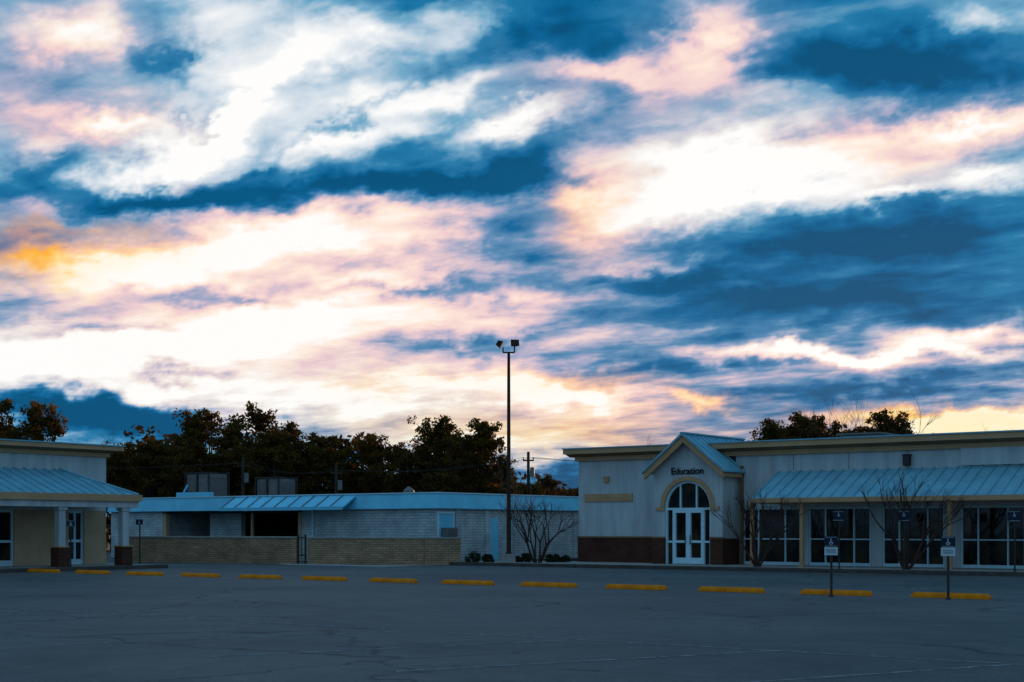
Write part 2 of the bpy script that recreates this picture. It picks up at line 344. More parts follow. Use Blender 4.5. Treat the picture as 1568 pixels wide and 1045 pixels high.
# =============== LEFT BUILDING ===============
o=(-49.2,37.0); LB=gempty('shop_building',*o); LA=-49.2; BE=37.85; BS=8.0
g=gg(); 
lb=[(gb(-30,LA),gb(22,LA)),(gb(104,LA),gb(129,LA)),(gb(160,LA),gb(184,LA))]
lb=[(a,min(b_,BE-.1)) for a,b_ in lb]
g.box(LA-.3,LA,BS,BE,2.35,4.7); g.box(LA-18,LA-.3,BE-.3,BE,0,4.7); g.box(LA-18,LA-.3,BS,BS+.3,0,4.7); g.box(LA-18,LA-17.7,BS+.3,BE-.3,0,4.7)
g.obj('walls',STUCCO,LB)
g=gg(); prev=BS
for b0,b1 in lb+[(BE,BE)]:
    if b0-prev>.01: g.box(LA-.3,LA,prev,b0,.0,2.35)
    prev=b1
g.obj('lower_walls',STUCCO2,LB)
g=gg(); g.box(LA-1,LA-.4,BS+.3,BE-.35,0,4.5); g.obj('interior',DARK,LB)
g=gg(); g.box(LA-17.7,LA-.3,BS+.3,BE-.3,4.5,4.62); g.obj('roof_deck',ROOFM,LB)
g=gg(); g.box(LA-.3,LA+.12,BS,BE+.12,4.60,4.76); g.box(LA-18.3,LA+.55,BS-.4,BE+.5,4.86,5.04); g.obj('cornice',TRIM,LB)
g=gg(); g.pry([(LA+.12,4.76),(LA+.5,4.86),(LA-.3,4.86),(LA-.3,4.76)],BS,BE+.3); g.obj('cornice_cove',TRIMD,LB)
g=gg(); g.box(LA-18.35,LA+.6,BS-.45,BE+.55,5.041,5.09); g.obj('parapet_cap',METAL,LB)
gl=gg(); fr=gg()
for b0,b1 in lb:
    gl.box(LA-.2,LA-.17,b0,b1,.13,2.35)
    fr.box(LA-.168,LA-.08,b0,b0+.08,.13,2.35); fr.box(LA-.168,LA-.08,b1-.08,b1,.13,2.35)
    fr.box(LA-.168,LA-.083,b0+.08,b1-.08,2.25,2.35); fr.box(LA-.168,LA-.083,b0+.08,b1-.08,.13,.35); fr.box(LA-.168,LA-.083,b0+.08,b1-.08,1.05,1.15)
    m=(b0+b1)/2; fr.box(LA-.168,LA-.08,m-.04,m+.04,.35,2.25)
gl.obj('storefront_glass',GLASS,LB); fr.obj('storefront_frames',WHITE,LB)
EA=-46.4; HB0=35.5; HB1=37.3
g=gg()
zt0,ze=4.0,2.95
t=.06
def quad_slab(g,pts,t):
    g.prism(pts,[(x,y,z-t) for x,y,z in pts])
quad_slab(g,[(LA+.002,BS,zt0),(LA+.002,HB0,zt0),(EA,HB1,ze),(EA,BS,ze)],t)
quad_slab(g,[(LA+.002,HB0+.004,zt0),(EA-.003,HB1+.003,ze),(LA+.002,HB1+.003,ze)],t)
nb=int((HB1-BS)/.46)
for i in range(nb):
    b=BS+.1+i*.46
    if b<HB0: k=0
    else: k=(b-HB0)/(HB1-HB0)
    xa=LA+.003+(EA-LA)*k; za=zt0+(ze-zt0)*k
    P=[(xa,b,za-.01),(EA,b,ze-.01),(EA,b,ze+.05),(xa,b,za+.05)]
    g.prism(P,[(x,y+.035,z) for x,y,z in P])
g.tube((LA+.03,HB0,zt0+.03),(EA,HB1,ze+.03),.05,.05,6)
g.obj('canopy_metal_roof',METAL,LB)
g=gg(); g.box(EA+.002,EA+.1,BS,HB1+.1,2.70,2.97); g.box(LA,EA,HB1+.005,HB1+.1,2.7,2.95); g.obj('canopy_fascia',TRIM,LB)
g=gg(); g.box(LA+.002,EA,BS,HB1,2.68,2.74); g.box(EA-.35,EA-.01,BS,HB1,2.45,2.68); g.obj('canopy_soffit',STUCCO,LB)
cols=[gb(92,EA-.25),gb(189,EA-.25),gb(-60,EA-.25),gb(-260,EA-.25)]
g=gg(); h=gg()
for b in cols:
    g.box(EA-.40,EA-.10,b-.15,b+.15,.9,2.45); g.box(EA-.45,EA-.05,b-.2,b+.2,2.32,2.449)
    h.box(EA-.50,EA-.0,b-.25,b+.25,.13,.88)
g.obj('columns',STUCCO,LB,bevel=.01); h.obj('column_brick_bases',BRKD,LB)
g=gg()
for b in cols: g.box(EA-.53,EA+.03,b-.28,b+.28,.88,.93)
g.obj('column_caps',TRIM,LB)

# =============== MIDDLE BUILDING ===============
FB=50.5; CAc=ga(670,FB); o=(CAc,FB); MB=gempty('white_brick_building',*o)
ML=ga(170,FB); 
ob0,ob1=ga(249,FB),ga(462,FB); pw0,pw1=ga(295,FB),ga(343,FB)
g=gg()
g.box(ML,ob0,FB,FB+.3,0,2.54); g.box(ob1,CAc,FB,FB+.3,0,2.54); 
g.box(pw0,pw1,FB+1.2,FB+1.5,0,2.41)
g.box(CAc-.3,CAc,FB+.3,FB+26,0,2.54); g.box(ML,ML+.3,FB+.3,FB+26,0,2.54); g.box(ML+.3,CAc-.3,FB+25.7,FB+26,0,2.54)
g.box(ob1,ob1+.3,FB+.3,FB+5,0,2.5); g.box(ob0-.3,ob0,FB+.3,FB+5,0,2.5)
for px in (700,745,790,835,880):
    b=gb(px,CAc); g.box(CAc+.001,CAc+.09,b-.2,b+.2,0,2.53)
g.obj('brick_walls',BRKW,MB)
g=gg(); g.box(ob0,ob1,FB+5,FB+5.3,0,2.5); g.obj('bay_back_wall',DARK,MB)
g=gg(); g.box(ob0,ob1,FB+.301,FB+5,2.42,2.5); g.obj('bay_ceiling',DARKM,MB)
g=gg(); g.box(ob0,ob0+.25,FB+.02,FB+.27,0,2.41); g.box(ob1-.22,ob1-.002,FB-.04,FB+.2,0,2.41); g.box((ob0+ob1)/2+1.5,(ob0+ob1)/2+1.62,FB+.1,FB+.22,0,2.41); g.obj('bay_posts',STUCCO2,MB)
g=gg(); zz0,zz1=2.54,3.24
g.prx([(FB-.25,zz0),(FB-.12,zz1),(FB+.35,zz1),(FB+.35,zz0)],ML,CAc-.001)
g.pry([(CAc,zz0),(CAc+.25,zz0),(CAc+.12,zz1),(CAc,zz1)],FB-.12,FB+26.2)
g.prism([(CAc,FB-.25,zz0),(CAc+.25,FB-.25,zz0),(CAc+.25,FB-.12,zz0),(CAc,FB-.12,zz0)],[(CAc,FB-.12,zz1),(CAc+.12,FB-.12,zz1),(CAc+.12,FB-.119,zz1),(CAc,FB-.119,zz1)])
a=ML
while a<CAc-.3:
    g.prx([(FB-.265,zz0),(FB-.135,zz1-.02),(FB-.1,zz1-.02),(FB-.2,zz0)],a,a+.03); a+=3.05
b=FB+3
while b<FB+26:
    g.pry([(CAc+.2,zz0),(CAc+.265,zz0),(CAc+.135,zz1-.02),(CAc+.1,zz1-.02)],b,b+.03); b+=3.05
g.obj('metal_fascia',FASC,MB)
g=gg(); g.box(ML,CAc+.17,FB-.17,FB+.4,zz1+.001,zz1+.05); g.box(CAc-.3,CAc+.17,FB+.4,FB+26.2,zz1+.001,zz1+.05); g.obj('parapet_cap',WHITE,MB)
g=gg(); g.box(ML+.3,CAc-.302,FB+.42,FB+25.7,2.9,3.0); g.obj('roof_deck',ROOFM,MB)
a0,a1=ga(340,FB-1),ga(526,FB-1)
g=gg(); g.prx([(FB-1.1,2.62),(FB-.14,3.20),(FB-.14,3.12),(FB-1.1,2.54)],a0,a1); 
g.obj('bay_awning',FASC,MB)
g=gg(); a=a0
while a<a1:
    g.prx([(FB-1.1,2.615),(FB-.14,3.195),(FB-.14,3.25),(FB-1.1,2.67)],a,a+.05); a+=.95
g.obj('bay_awning_battens',GREYM,MB)
g=gg(); g.box(a0-.02,a1+.02,FB-1.2,FB-1.102,2.50,2.66); g.obj('awning_gutter',FASC,MB)
b=gb(682,CAc); g=gg(); g.box(CAc-.02,CAc+.02,b-.55,b+.55,1.2,2.35); g.obj('side_window',FASC,MB)
g=gg(); g.box(CAc+.021,CAc+.07,b-.6,b+.6,2.3,2.4); g.box(CAc+.021,CAc+.07,b-.6,b+.6,1.14,1.22); g.box(CAc+.021,CAc+.06,b-.6,b-.52,1.22,2.3); g.box(CAc+.021,CAc+.06,b+.52,b+.6,1.22,2.3); g.obj('side_window_frame',WHITE,MB)
g=gg(); g.box(CAc+.06,CAc+.45,b-.35,b+.35,1.22,1.65)
for i in range(6): g.box(CAc+.45,CAc+.465,b-.3,b+.3,1.27+i*.06,1.30+i*.06)
g.obj('window_air_conditioner',GREYM,MB)
b=gb(752,CAc); g=gg(); g.box(CAc+.002,CAc+.05,b-.5,b+.5,0,2.1); g.obj('side_door',FASC,MB)
g=gg(); a=ga(480,FB); g.tube((a,FB-.06,0),(a,FB-.06,2.5),.05,.05,8); g.obj('drain_pipe',WHITE,MB)

def ac(px,b,w,d,h,name='rooftop_air_conditioner'):
    a=ga(px,b); e=gempty(name,a,b); e.location.z=3.0
    g=G(); g.box(-w/2,w/2,-d/2,d/2,.45,h)
    g.obj('cabinet',GREYM,e,bevel=.02)
    g=G()
    for x in (-w/2-.05,w/2+.05,0):
        for y in (-d/2-.05,d/2+.05): g.box(x-.035,x+.035,y-.035,y+.035,0,h+.12)
    for z in (.3,h+.05): 
        for y in (-d/2-.05,d/2+.05): g.box(-w/2-.1,w/2+.1,y-.045,y+.045,z,z+.07)
    g.box(-w/2-.02,w/2+.02,-d/2-.02,d/2+.02,0,.1)
    g.obj('frame',DARKM,e)
    g=G()
    for i in range(9):
        z=.5+i*(h-.6)/9; g.box(-w/2+.1,-.08,-d/2-.03,-d/2,z,z+.03); g.box(w/2,w/2+.03,-d/2+.1,d/2-.1,z,z+.03)
    g.box(.12,w/2-.12,-d/2-.015,-d/2-.001,.55,h-.15)
    g.obj('louvres',GREYM,e)
    g=G(); g.tube((-w/4,0,h),(-w/4,0,h+.14),.32,.32,16); g.tube((w/4,0,h),(w/4,0,h+.14),.32,.32,16); g.obj('fan_shrouds',DARKM,e)
ac(317,56,1.9,1.4,1.75); ac(423,56,1.7,1.3,1.35)
e=gempty('rooftop_vent',ga(626,56),56); e.location.z=3.0
g=G(); g.tube((0,0,0),(0,0,.45),.15,.15,10); g.tube((0,0,.45),(0,0,.6),.3,.27,12); g.tube((0,0,.6),(0,0,.78),.27,.05,12); g.obj('pipe_and_cap',GREYM,e)
e=gempty('roof_duct',ga(300,52.5),52.5); e.location.z=3.0
g=G(); g.box(-1.4,1.2,-.2,.2,.3,.6); g.box(-1.3,-1.15,-.15,.15,0,.3); g.box(.9,1.05,-.15,.15,0,.3); g.tube((-1.1,0,.5),(-.7,0,1.0),.05,.05); g.obj('duct',FASC,e)

def lowwall(p0,p1,name='brick_wall',h=1.2,ret=None):
    p0=Vector(p0);p1=Vector(p1); d=p1-p0; ang=math.atan2(d.y,d.x); e=empty(name,(p0.x,p0.y,0),ang); L_=d.length
    g=G(); g.box(0,L_,0,.25,0,h)
    g.obj('brickwork',BRKT,e)
    g=G(); g.box(-.03,L_+.03,-.04,.29,h+.001,h+.07)
    g.obj('coping',CONC,e,bevel=.01)
def wl(px): 
    t=(px-200)/500; Y=68+( -6.5)*t; return (wx(px,Y),Y)
lowwall(wl(198),wl(454),h=1.18); lowwall(wl(471),wl(650),h=1.16)
p0=Vector(wl(650.5)); dv=Vector((math.cos(math.radians(12)),math.sin(math.radians(12))))
lowwall(p0,p0+dv*1.6,h=1.16)
e=empty('yard_gate',(*wl(462),0),math.atan2(-6.5,14))
g=G()
for x in (-.2,.2): g.tube((x,0,0),(x,0,1.35),.05,.05,8)
g.tube((-.2,0,1.2),(.2,0,1.2),.03,.03); g.tube((-.2,0,.4),(.2,0,.4),.03,.03); g.tube((0,0,.4),(0,0,1.2),.02,.02); g.obj('gate_frame',DARKM,e)

# =============== LIGHT POLE ===============
Y=62.5; e=empty('parking_lot_light_pole',(wx(779,Y),Y,0))
g=G(); g.box(-.3,.3,-.3,.3,0,.5); g.obj('concrete_base',CONC,e,bevel=.03)
g=G(); zp=wz(540,Y); g.tube((0,0,.5),(0,0,zp),.105,.065,12); g.tube((0,0,.5),(0,0,.56),.17,.17,12); g.obj('shaft',BRONZE,e)
g=G(); g.tube((-.26,0,zp),(.26,0,zp),.035,.035,8); g.tube((-.25,0,zp),(-.25,0,zp+.22),.03,.03,8); g.tube((.25,0,zp),(.25,0,zp+.3),.03,.03,8); g.obj('bracket',BRONZE,e)
def flood(nm,x,z,rx,ry,rz,sz=1.,h=.13):
    g=G(); w=.17*sz
    g.prism([(-w,0,-h),(w,0,-h),(w,0,h),(-w,0,h)],[(-w*.7,.2,-h*.7),(w*.7,.2,-h*.7),(w*.7,.2,h*.7),(-w*.7,.2,h*.7)])
    g.box(-w-.02,w+.02,-.03,-.001,-h-.02,h+.02)
    f=g.obj(nm,BRONZE,e,bevel=.01); f.location=(x,0,z); f.rotation_euler=(rx,ry,rz)
flood('floodlight_1',-.34,zp+.34,.5,0,1.45,.7,.16); flood('floodlight_2',.27,zp+.42,-.25,0,.25,1.)

# =============== SIGNS ===============
def parking_sign(x,y,ztop,rz,name='accessible_parking_sign',z0=.004,k=1.,plate=True):
    e=empty(name,(x,y,z0),rz)
    g=G(); g.tube((0,0,0),(0,0,ztop),.03,.03,8); g.tube((0,0,0),(0,0,.05),.07,.05,8); g.obj('post',DARKM,e)
    g=G(); g.box(-.155*k,.155*k,-.045,-.032,ztop-.24*k,ztop); g.obj('blue_plate',SIGNB,e,bevel=.004)
    g=G(); 
    if plate: g.box(-.155*k,.155*k,-.045,-.032,ztop-.44,ztop-.25)
    g.box(-.13*k,.13*k,-.049,-.0455,ztop-.022,ztop-.015); g.box(-.13*k,.13*k,-.049,-.0455,ztop-.225*k,ztop-.218*k)
    zc=ztop-.15
    n=14; pr=[];
    for i in range(n+1):
        t=math.radians(150+ i*240/n); pr.append((.045*math.cos(t),zc+.045*math.sin(t)))
    pr2=[(x_*.72,(z_-zc)*.72+zc) for x_,z_ in pr][::-1]
    g.pry(pr+pr2,-.049,-.0455)
    g.box(-.012,.006,-.050,-.0455,zc,zc+.075); g.box(-.01,.045,-.0505,-.0455,zc-.005,zc+.01); g.tube((-.004,-.05,zc+.09),(-.004,-.0455,zc+.09),.014,.014,10)
    g.obj('white_plate',SIGNW,e)
    if plate: text('RESERVED\nPARKING',.052*k,LETT,'plate_text',e,(0,-.047,ztop-.345),0,.001)
for px,Y,yt in ((1273,33.4,822),(1452,32.0,822)):
    parking_sign(wx(px,Y),Y,wz(yt,Y),-.35)
for px,yt in ((1285,783),(1385,783),(1554,783)):
    b=49.0; a=ga(px,b); p=g2w(a,b); parking_sign(p.x,p.y,wz(yt,p.y)-.13,-TH,z0=.13,k=1.5,plate=False)
parking_sign(wx(214,60),60,2.0,-.2,plate=False); p=g2w(-45.95,gb(108,-45.95)); parking_sign(p.x,p.y,wz(797,p.y)-.13,.4,z0=.13,plate=False)

# =============== VEGETATION ===============
def tree_segs(g,p,d,L_,r,depth,rnd,spread=.5,up=.15,ratio=.74,kids=(2,3),rk=.72):
    nseg=3; q=Vector(p); dd=Vector(d).normalized(); rr=r
    for i in range(nseg):
        dd=(dd+Vector((rnd.gauss(0,.10),rnd.gauss(0,.10),rnd.gauss(0,.06)+up*.25))).normalized()
        n=q+dd*L_/nseg; r2=rr*(.9 if depth>0 else .75); g.tube(q,n,rr,r2,5 if r>.02 else 3); q=n; rr=r2
    if depth==0: return
    for k in range(rnd.randint(*kids)):
        ax=dd.orthogonal().normalized(); ax.rotate(Matrix.Rotation(rnd.uniform(0,6.283),3,dd))
        nd=(dd+ax*rnd.uniform(.5,1.1)*spread+Vector((0,0,up))).normalized()
        tree_segs(g,q,nd,L_*ratio*rnd.uniform(.8,1.15),rr*rk,depth-1,rnd,spread,up,ratio,kids,rk)
def crepe(name,x,y,z,h,w,seed,rz=0):
    rnd=random.Random(seed); g=G()
    for i in range(7):
        t=i*.9+rnd.uniform(-.2,.2); d=Vector((math.cos(t)*.40*w,math.sin(t)*.40*w,1)); 
        tree_segs(g,(math.cos(t)*.06,math.sin(t)*.06,0),d,.9,.044,4,rnd,.6,.14,.74,(2,3),.84)
    zm=sorted(v[2] for v in g.v)[-5]; k=h/zm
    ob=g.obj(name,BARKL,norm=False); ob.location=(x,y,z); ob.scale=(k,k,k); return ob
p=g2w(ga(1160,49.8),49.8); crepe('crepe_myrtle_tree',p.x,p.y,.12,3.3,1.4,3)
p=g2w(ga(1388,49.8),49.8); crepe('crepe_myrtle_tree',p.x,p.y,.12,3.65,1.4,8)
crepe('crepe_myrtle_tree',wx(823,61.5),61.5,0,3.35,1.5,13)

def leaf_quads(cents,rad,n,size,rnd,flat=.8):
    cents=np.array(cents); k=len(cents)
    c0=np.repeat(cents,n,axis=0); m=len(c0)
    d=rnd.normal(size=(m,3)); d/=np.linalg.norm(d,axis=1)[:,None]; r=rnd.random(m)**.5
    if np.isscalar(rad): rr=np.full(m,rad)
    else: rr=np.repeat(rad,n)
    pos=c0+d*(r*rr)[:,None]*np.array([1,1,flat])
    a=rnd.normal(size=(m,3)); a/=np.linalg.norm(a,axis=1)[:,None]
    b=np.cross(a,rnd.normal(size=(m,3))); b/=np.linalg.norm(b,axis=1)[:,None]
    sz=size*(.6+.8*rnd.random(m))[:,None]
    a=a*sz; b=b*sz*.6
    v=np.stack([pos-a,pos-b*.9,pos+a,pos+b],axis=1).reshape(-1,3)
    return v
def leafmesh(name,v,wood,mats):
    nw=len(wood.v); verts=wood.v+[tuple(x) for x in v]; nf=len(wood.f)
    nq=len(v)//4; faces=wood.f+[(nw+4*i,nw+4*i+1,nw+4*i+2,nw+4*i+3) for i in range(nq)]
    me=bpy.data.meshes.new(name); me.from_pydata(verts,[],faces)
    for m_ in mats: me.materials.append(m_)
    mi=np.zeros(len(faces),dtype=np.int32); mi[nf:]=1; me.polygons.foreach_set('material_index',mi); me.update(); return me
def broadleaf(seed,dens=36,lsize=.11):
    rnd=random.Random(seed); nr=np.random.RandomState(seed); g=G()
    g.tube((0,0,0),(0,0,2.2),.24,.2,8); q=Vector((rnd.uniform(-.2,.2),rnd.uniform(-.2,.2),4.2)); g.tube((0,0,2.2),q,.2,.15,7)
    lobes=[]
    for i in range(26):
        t=rnd.uniform(0,6.283); zz=rnd.uniform(3.0,8.9); k=math.sin(math.pi*min(1,max(0,(zz-1.4)/9.2)))**.55
        R=2.5*rnd.random()**.6*k; lobes.append((Vector((R*math.cos(t),R*math.sin(t),zz)),rnd.uniform(.75,1.25)))
    lobes.append((Vector((rnd.uniform(-.4,.4),0,9.1)),.8))
    cents=[];rads=[]
    for lc,lr in lobes:
        base=Vector((q.x*.6,q.y*.6,min(lc.z-1,rnd.uniform(2.2,4.6)))); mid=(base+lc)/2+Vector((0,0,-.2)); g.tube(base,mid,.09,.06,5); g.tube(mid,lc,.06,.03,5)
        for k in range(15):
            d=Vector((rnd.gauss(0,1),rnd.gauss(0,1),rnd.gauss(0,1))).normalized()*lr*rnd.uniform(.25,1.12); d.z*=.9
            e_=lc+d; g.tube(lc,e_,.022,.008,3); cents.append(tuple(e_)); rads.append(rnd.uniform(.25,.55))
    v=leaf_quads(cents,np.array(rads),dens,lsize,nr)
    return leafmesh('oak_tree_mesh',v,g,[BARK,LEAF])
variants=[broadleaf(s_) for s_ in (11,23,37,51,68)]
def place(me,name,px,ytop,Y,sw=1.0,k=0):
    h=wz(ytop,Y); sc=h/10.2; ob=bpy.data.objects.new(name,me); col.objects.link(ob); ob.location=(wx(px,Y),Y,0); ob.scale=(sc*sw,sc*sw,sc); ob.rotation_euler=(0,0,random.uniform(0,6.28))
T=[(8,603,88,.9),(58,606,90,.75),(-50,600,90,1),(190,672,100,1.1),(232,668,96,1.2),(276,664,98,1.1),(322,618,100,1.0),(392,611,98,1.0),(440,640,101,1.0),(486,655,99,1.05),
   (532,680,102,1.2),(572,657,100,.95),(612,672,97,1.0),(676,631,96,.95),(734,632,98,.9),(700,668,102,1.2),(765,690,100,1.0),(357,650,96,1.1),(300,665,94,1),(420,650,95,1.1),(645,675,99,1.1),
   (800,735,90,1.2),(838,722,92,1.2),
   (1184,634,88,.85),(1226,621,90,.95),(1282,638,88,.85),(1345,620,88,1.05),(1385,641,90,.85),(1200,648,92,.9),(1310,645,92,1.0),(1250,645,91,1.0),(1210,640,89,.9),(1360,640,89,.9)]
for i,(px,yt,Y,sw) in enumerate(T): place(variants[i%5],'oak_tree',px,yt,Y,sw)
def bare(px,ytop,Y,seed,depth=5,sp=.5):
    rnd=random.Random(seed); g=G(); tree_segs(g,(0,0,0),(0,0,1),3.2,.17,depth,rnd,sp,.10,.76,(2,3),.78)
    zm=max(v[2] for v in g.v); ob=g.obj('bare_tree',BARK,norm=False); k=wz(ytop,Y)/zm; ob.location=(wx(px,Y),Y,0); ob.scale=(k,k,k)
bare(1290,597,86,4,6); bare(1352,596,86,9,6); bare(808,697,92,5); bare(160,655,130,6); bare(830,712,95,12); bare(972,664,110,14); bare(1500,650,110,15,4); bare(480,650,104,16)
nr=np.random.RandomState(5)
cents=[];rads=[]
for i in range(2600):
    X=nr.uniform(-75,60); px=CX+F*X/104
    if 150<px<700: top=7.4+.9*math.sin(X*.9)+.6*math.sin(X*2.3+1)
    elif px<=150: top=5.5+.6*math.sin(X)
    else: top=max(3.9,6.6-(px-700)*.014)+.5*math.sin(X*1.7) if px<1100 else 5.2+.5*math.sin(X*1.3)
    cents.append((X,nr.uniform(102,108),nr.uniform(0,1)**.8*top)); rads.append(nr.uniform(.7,1.3))
v=leaf_quads(cents,np.array(rads),24,.28,nr)
g=G(); 
for i in range(120):
    X=nr.uniform(-75,60); g.tube((X,105,0),(X+nr.uniform(-.3,.3),105,4),.15,.1,5)
me=leafmesh('distant_treeline',v,g,[BARK,LEAFD]); ob=bpy.data.objects.new('distant_treeline',me); col.objects.link(ob)
def shrub(x,y,r,seed):
    nr=np.random.RandomState(seed); cs=[]
    g=G()
    for i in range(34):
        d=nr.normal(size=3); d/=np.linalg.norm(d); p_=(d[0]*r*.8,d[1]*r*.8,r*.85+d[2]*r*.75); cs.append(p_); g.tube((0,0,0),p_,.012,.005,3)
    v=leaf_quads(cs,r*.32,40,.035,nr); me=leafmesh('shrub',v,g,[BARK,BUSHM]); ob=bpy.data.objects.new('shrub',me); col.objects.link(ob); ob.location=(x,y,0)
for i,(px,r) in enumerate(((724,.36),(747,.28),(806,.3),(846,.34),(864,.26),(793,.22))): shrub(wx(px,62.6),62.6,r,i)
def upole(px,yt,Y):
    e=empty('utility_pole',(wx(px,Y),Y,0)); h=wz(yt,Y); g=G(); g.tube((0,0,0),(0,0,h),.12,.09,8); g.box(-.35,.35,-.05,.05,h-.6,h-.5)
    for x in (-.32,.32): g.tube((x,0,h-.5),(x,0,h-.36),.04,.03,6)
    g.obj('pole_and_crossarm',WOOD,e)
    g=G(); g.tube((.25,-.2,h-1.6),(.25,-.2,h-1.0),.14,.14,10); g.obj('transformer',GREYM,e); return Vector((wx(px,Y),Y,h))
ps=[upole(372,700,88),upole(515,711,88),upole(809,692,90)]
g=G()
ps2=[Vector((wx(-200,88),88,ps[0].z))]+ps+[Vector((wx(1300,95),95,ps[2].z))]
for dx in (-.32,.32):
    for i in range(len(ps2)-1):
        A_,B_=ps2[i]+Vector((dx,0,-.36)),ps2[i+1]+Vector((dx,0,-.36)); pr=A_
        for k in range(1,13):
            t=k/12; q=A_.lerp(B_,t)-Vector((0,0,.8*4*t*(1-t)*.5)); g.tube(pr,q,.015,.015,3); pr=q
g.obj('power_lines',DARKM,norm=False)

# =============== SKY: Nishita world + glowing cloud deck dome ===============
SUN_AZ=math.radians(17.5); SUN_EL=math.radians(3.0)
w=bpy.data.worlds.new('World'); scene.world=w; w.use_nodes=True; nt=w.node_tree; bg=nt.nodes['Background']
sky=nt.nodes.new('ShaderNodeTexSky'); sky.sky_type='NISHITA'; sky.sun_disc=False; sky.sun_elevation=SUN_EL; sky.sun_rotation=SUN_AZ
nt.links.new(sky.outputs[0],bg.inputs[0]); bg.inputs[1].default_value=.001
def vnoise(x,y,seed):
    tab=np.random.RandomState(seed).rand(256,256); xi=np.floor(x).astype(int); yi=np.floor(y).astype(int); fx=x-xi; fy=y-yi
    fx=fx*fx*fx*(fx*(fx*6-15)+10); fy=fy*fy*fy*(fy*(fy*6-15)+10)
    a=tab[xi%256,yi%256];b=tab[(xi+1)%256,yi%256];c_=tab[xi%256,(yi+1)%256];d=tab[(xi+1)%256,(yi+1)%256]
    return (a*(1-fx)+b*fx)*(1-fy)+(c_*(1-fx)+d*fx)*fy-.5
def fbm(x,y,seed,o_=5,g_=.55):
    t=0;am=1
    for i in range(o_): t=t+am*vnoise(x*2**i+17.3*i,y*2**i+9.1*i,seed+i); am*=g_
    return t
azs=np.radians(np.concatenate([np.linspace(-180,-31,40),np.linspace(-30,30,600),np.linspace(31,180,40)]))
els=np.radians(np.concatenate([[-2],np.linspace(-.5,27,290),np.linspace(28,89.9,30)]))
AZ,EL=np.meshgrid(azs,els); D=np.stack([np.sin(AZ)*np.cos(EL),np.cos(AZ)*np.cos(EL),np.sin(EL)],-1)
yy=np.maximum(D[...,1],.12); U=D[...,0]/yy; V=D[...,2]/yy
Uw=U+.030*fbm(U*20,V*30,1,6,.66); Vw=V+.013*fbm(U*20+5,V*32,20,6,.66)
BR=[(1130,255,165,58,6,.95),(1010,330,95,36,20,.45),(930,290,60,60,35,.3),(560,350,200,38,3,.6),(300,400,200,42,6,.55),(110,415,150,26,5,.4),
(90,550,220,62,-3,.95),(420,500,220,62,0,.6),(230,248,130,34,22,.55),(370,170,180,50,36,.42),(350,50,80,80,-40,.42),(520,45,110,38,-12,.5),(600,155,140,34,12,.55),(480,225,90,20,18,.5),
(770,185,90,18,15,.6),(960,110,130,22,-3,.45),(1170,140,110,20,2,.3),(1490,185,140,20,8,.55),(1400,240,120,22,12,.3),(1330,543,240,12,0,.8),(1480,510,120,12,8,.4),
(700,600,240,42,0,.6),(880,612,90,18,-8,.45),(1090,612,60,8,0,.5),(1500,650,160,13,1,1.2),(760,680,260,26,0,.5),(700,35,90,28,10,.4),(1090,60,40,60,0,.38),(160,185,80,16,-5,.5),(130,50,60,40,0,.4),
(1340,290,80,14,5,.55),(1500,265,100,20,6,.5),(1510,22,70,16,5,.3),(740,480,220,35,0,.3),(1000,400,120,16,5,.4),(450,625,230,40,0,.45),(60,215,60,14,0,.25),(430,120,80,16,30,.3),(700,130,60,14,20,.2),(620,200,60,14,10,.4),(1150,430,100,8,3,.2),(600,420,180,14,0,.3),
(880,50,110,46,0,-.35),(1400,95,190,44,3,-.7),(620,278,300,22,3,-.6),(800,240,90,22,18,-.25),(520,190,120,9,30,-.35),(230,308,180,20,-2,-.7),(60,255,90,26,0,-.22),(60,110,150,34,0,-.15),(300,180,60,10,36,-.3),(400,260,110,10,20,-.25),
(240,90,40,36,0,-.3),(1370,365,240,52,-3,-.5),(1250,450,320,34,-4,-.42),(1050,490,200,24,0,-.2),(940,440,120,20,0,-.15),(160,635,190,22,-2,-.95),(1360,600,180,16,2,-.4),(980,560,150,16,0,-.25),
(870,735,60,25,0,-.5),(640,440,120,9,0,-.25),(760,365,60,34,0,-.25),(740,525,70,12,0,-.3),(270,572,90,8,-5,-.4),(350,452,140,9,0,-.3),(180,503,120,8,0,-.3)]
WB=[(900,300,150,110,30,.95),(560,350,320,60,4,.9),(280,400,320,70,6,.9),(1490,185,280,40,6,.95),(960,110,180,50,0,.95),(1100,50,90,80,0,.8),(120,60,110,60,0,.9),(160,185,120,34,0,.95),(30,160,70,70,0,.8),
(450,530,500,110,0,.8),(1380,600,320,60,0,.95),(1000,600,300,80,0,.9),(370,300,70,18,-10,.9),(60,330,60,20,0,.9),(800,440,400,60,0,.75),(1500,510,200,30,0,.8),(1320,230,160,50,0,.7),(1530,110,60,40,0,.5)]
OB=[(70,402,140,27,6,1.0),(40,368,60,11,0,.55),(1500,650,210,16,0,1.2),(1090,612,70,12,0,.55),(820,665,280,32,0,.5),(880,590,140,16,0,.4),(110,350,80,10,0,.5),(890,320,60,60,30,.28),(600,590,120,20,0,.25)]
def blobs(lst,base):
    acc=np.full(U.shape,base,dtype=float)
    for px,py,rx,ry,an_,am in lst:
        dx=Uw-(px-CX)/F; dy=Vw-(HY-py)/F; t_=math.radians(an_); a_=(dx*math.cos(t_)+dy*math.sin(t_))/(rx/F); b_=(-dx*math.sin(t_)+dy*math.cos(t_))/(ry/F)
        acc+=am*np.exp(-(a_*a_+b_*b_))
    return acc
ft=blobs(BR,.41); fw=np.minimum(blobs(WB,.06),1); fo=np.minimum(blobs(OB,0),1)
na=len(azs); ne=len(els); R=2500.0
me=bpy.data.meshes.new('sky')
vv=(D*R).reshape(-1,3)
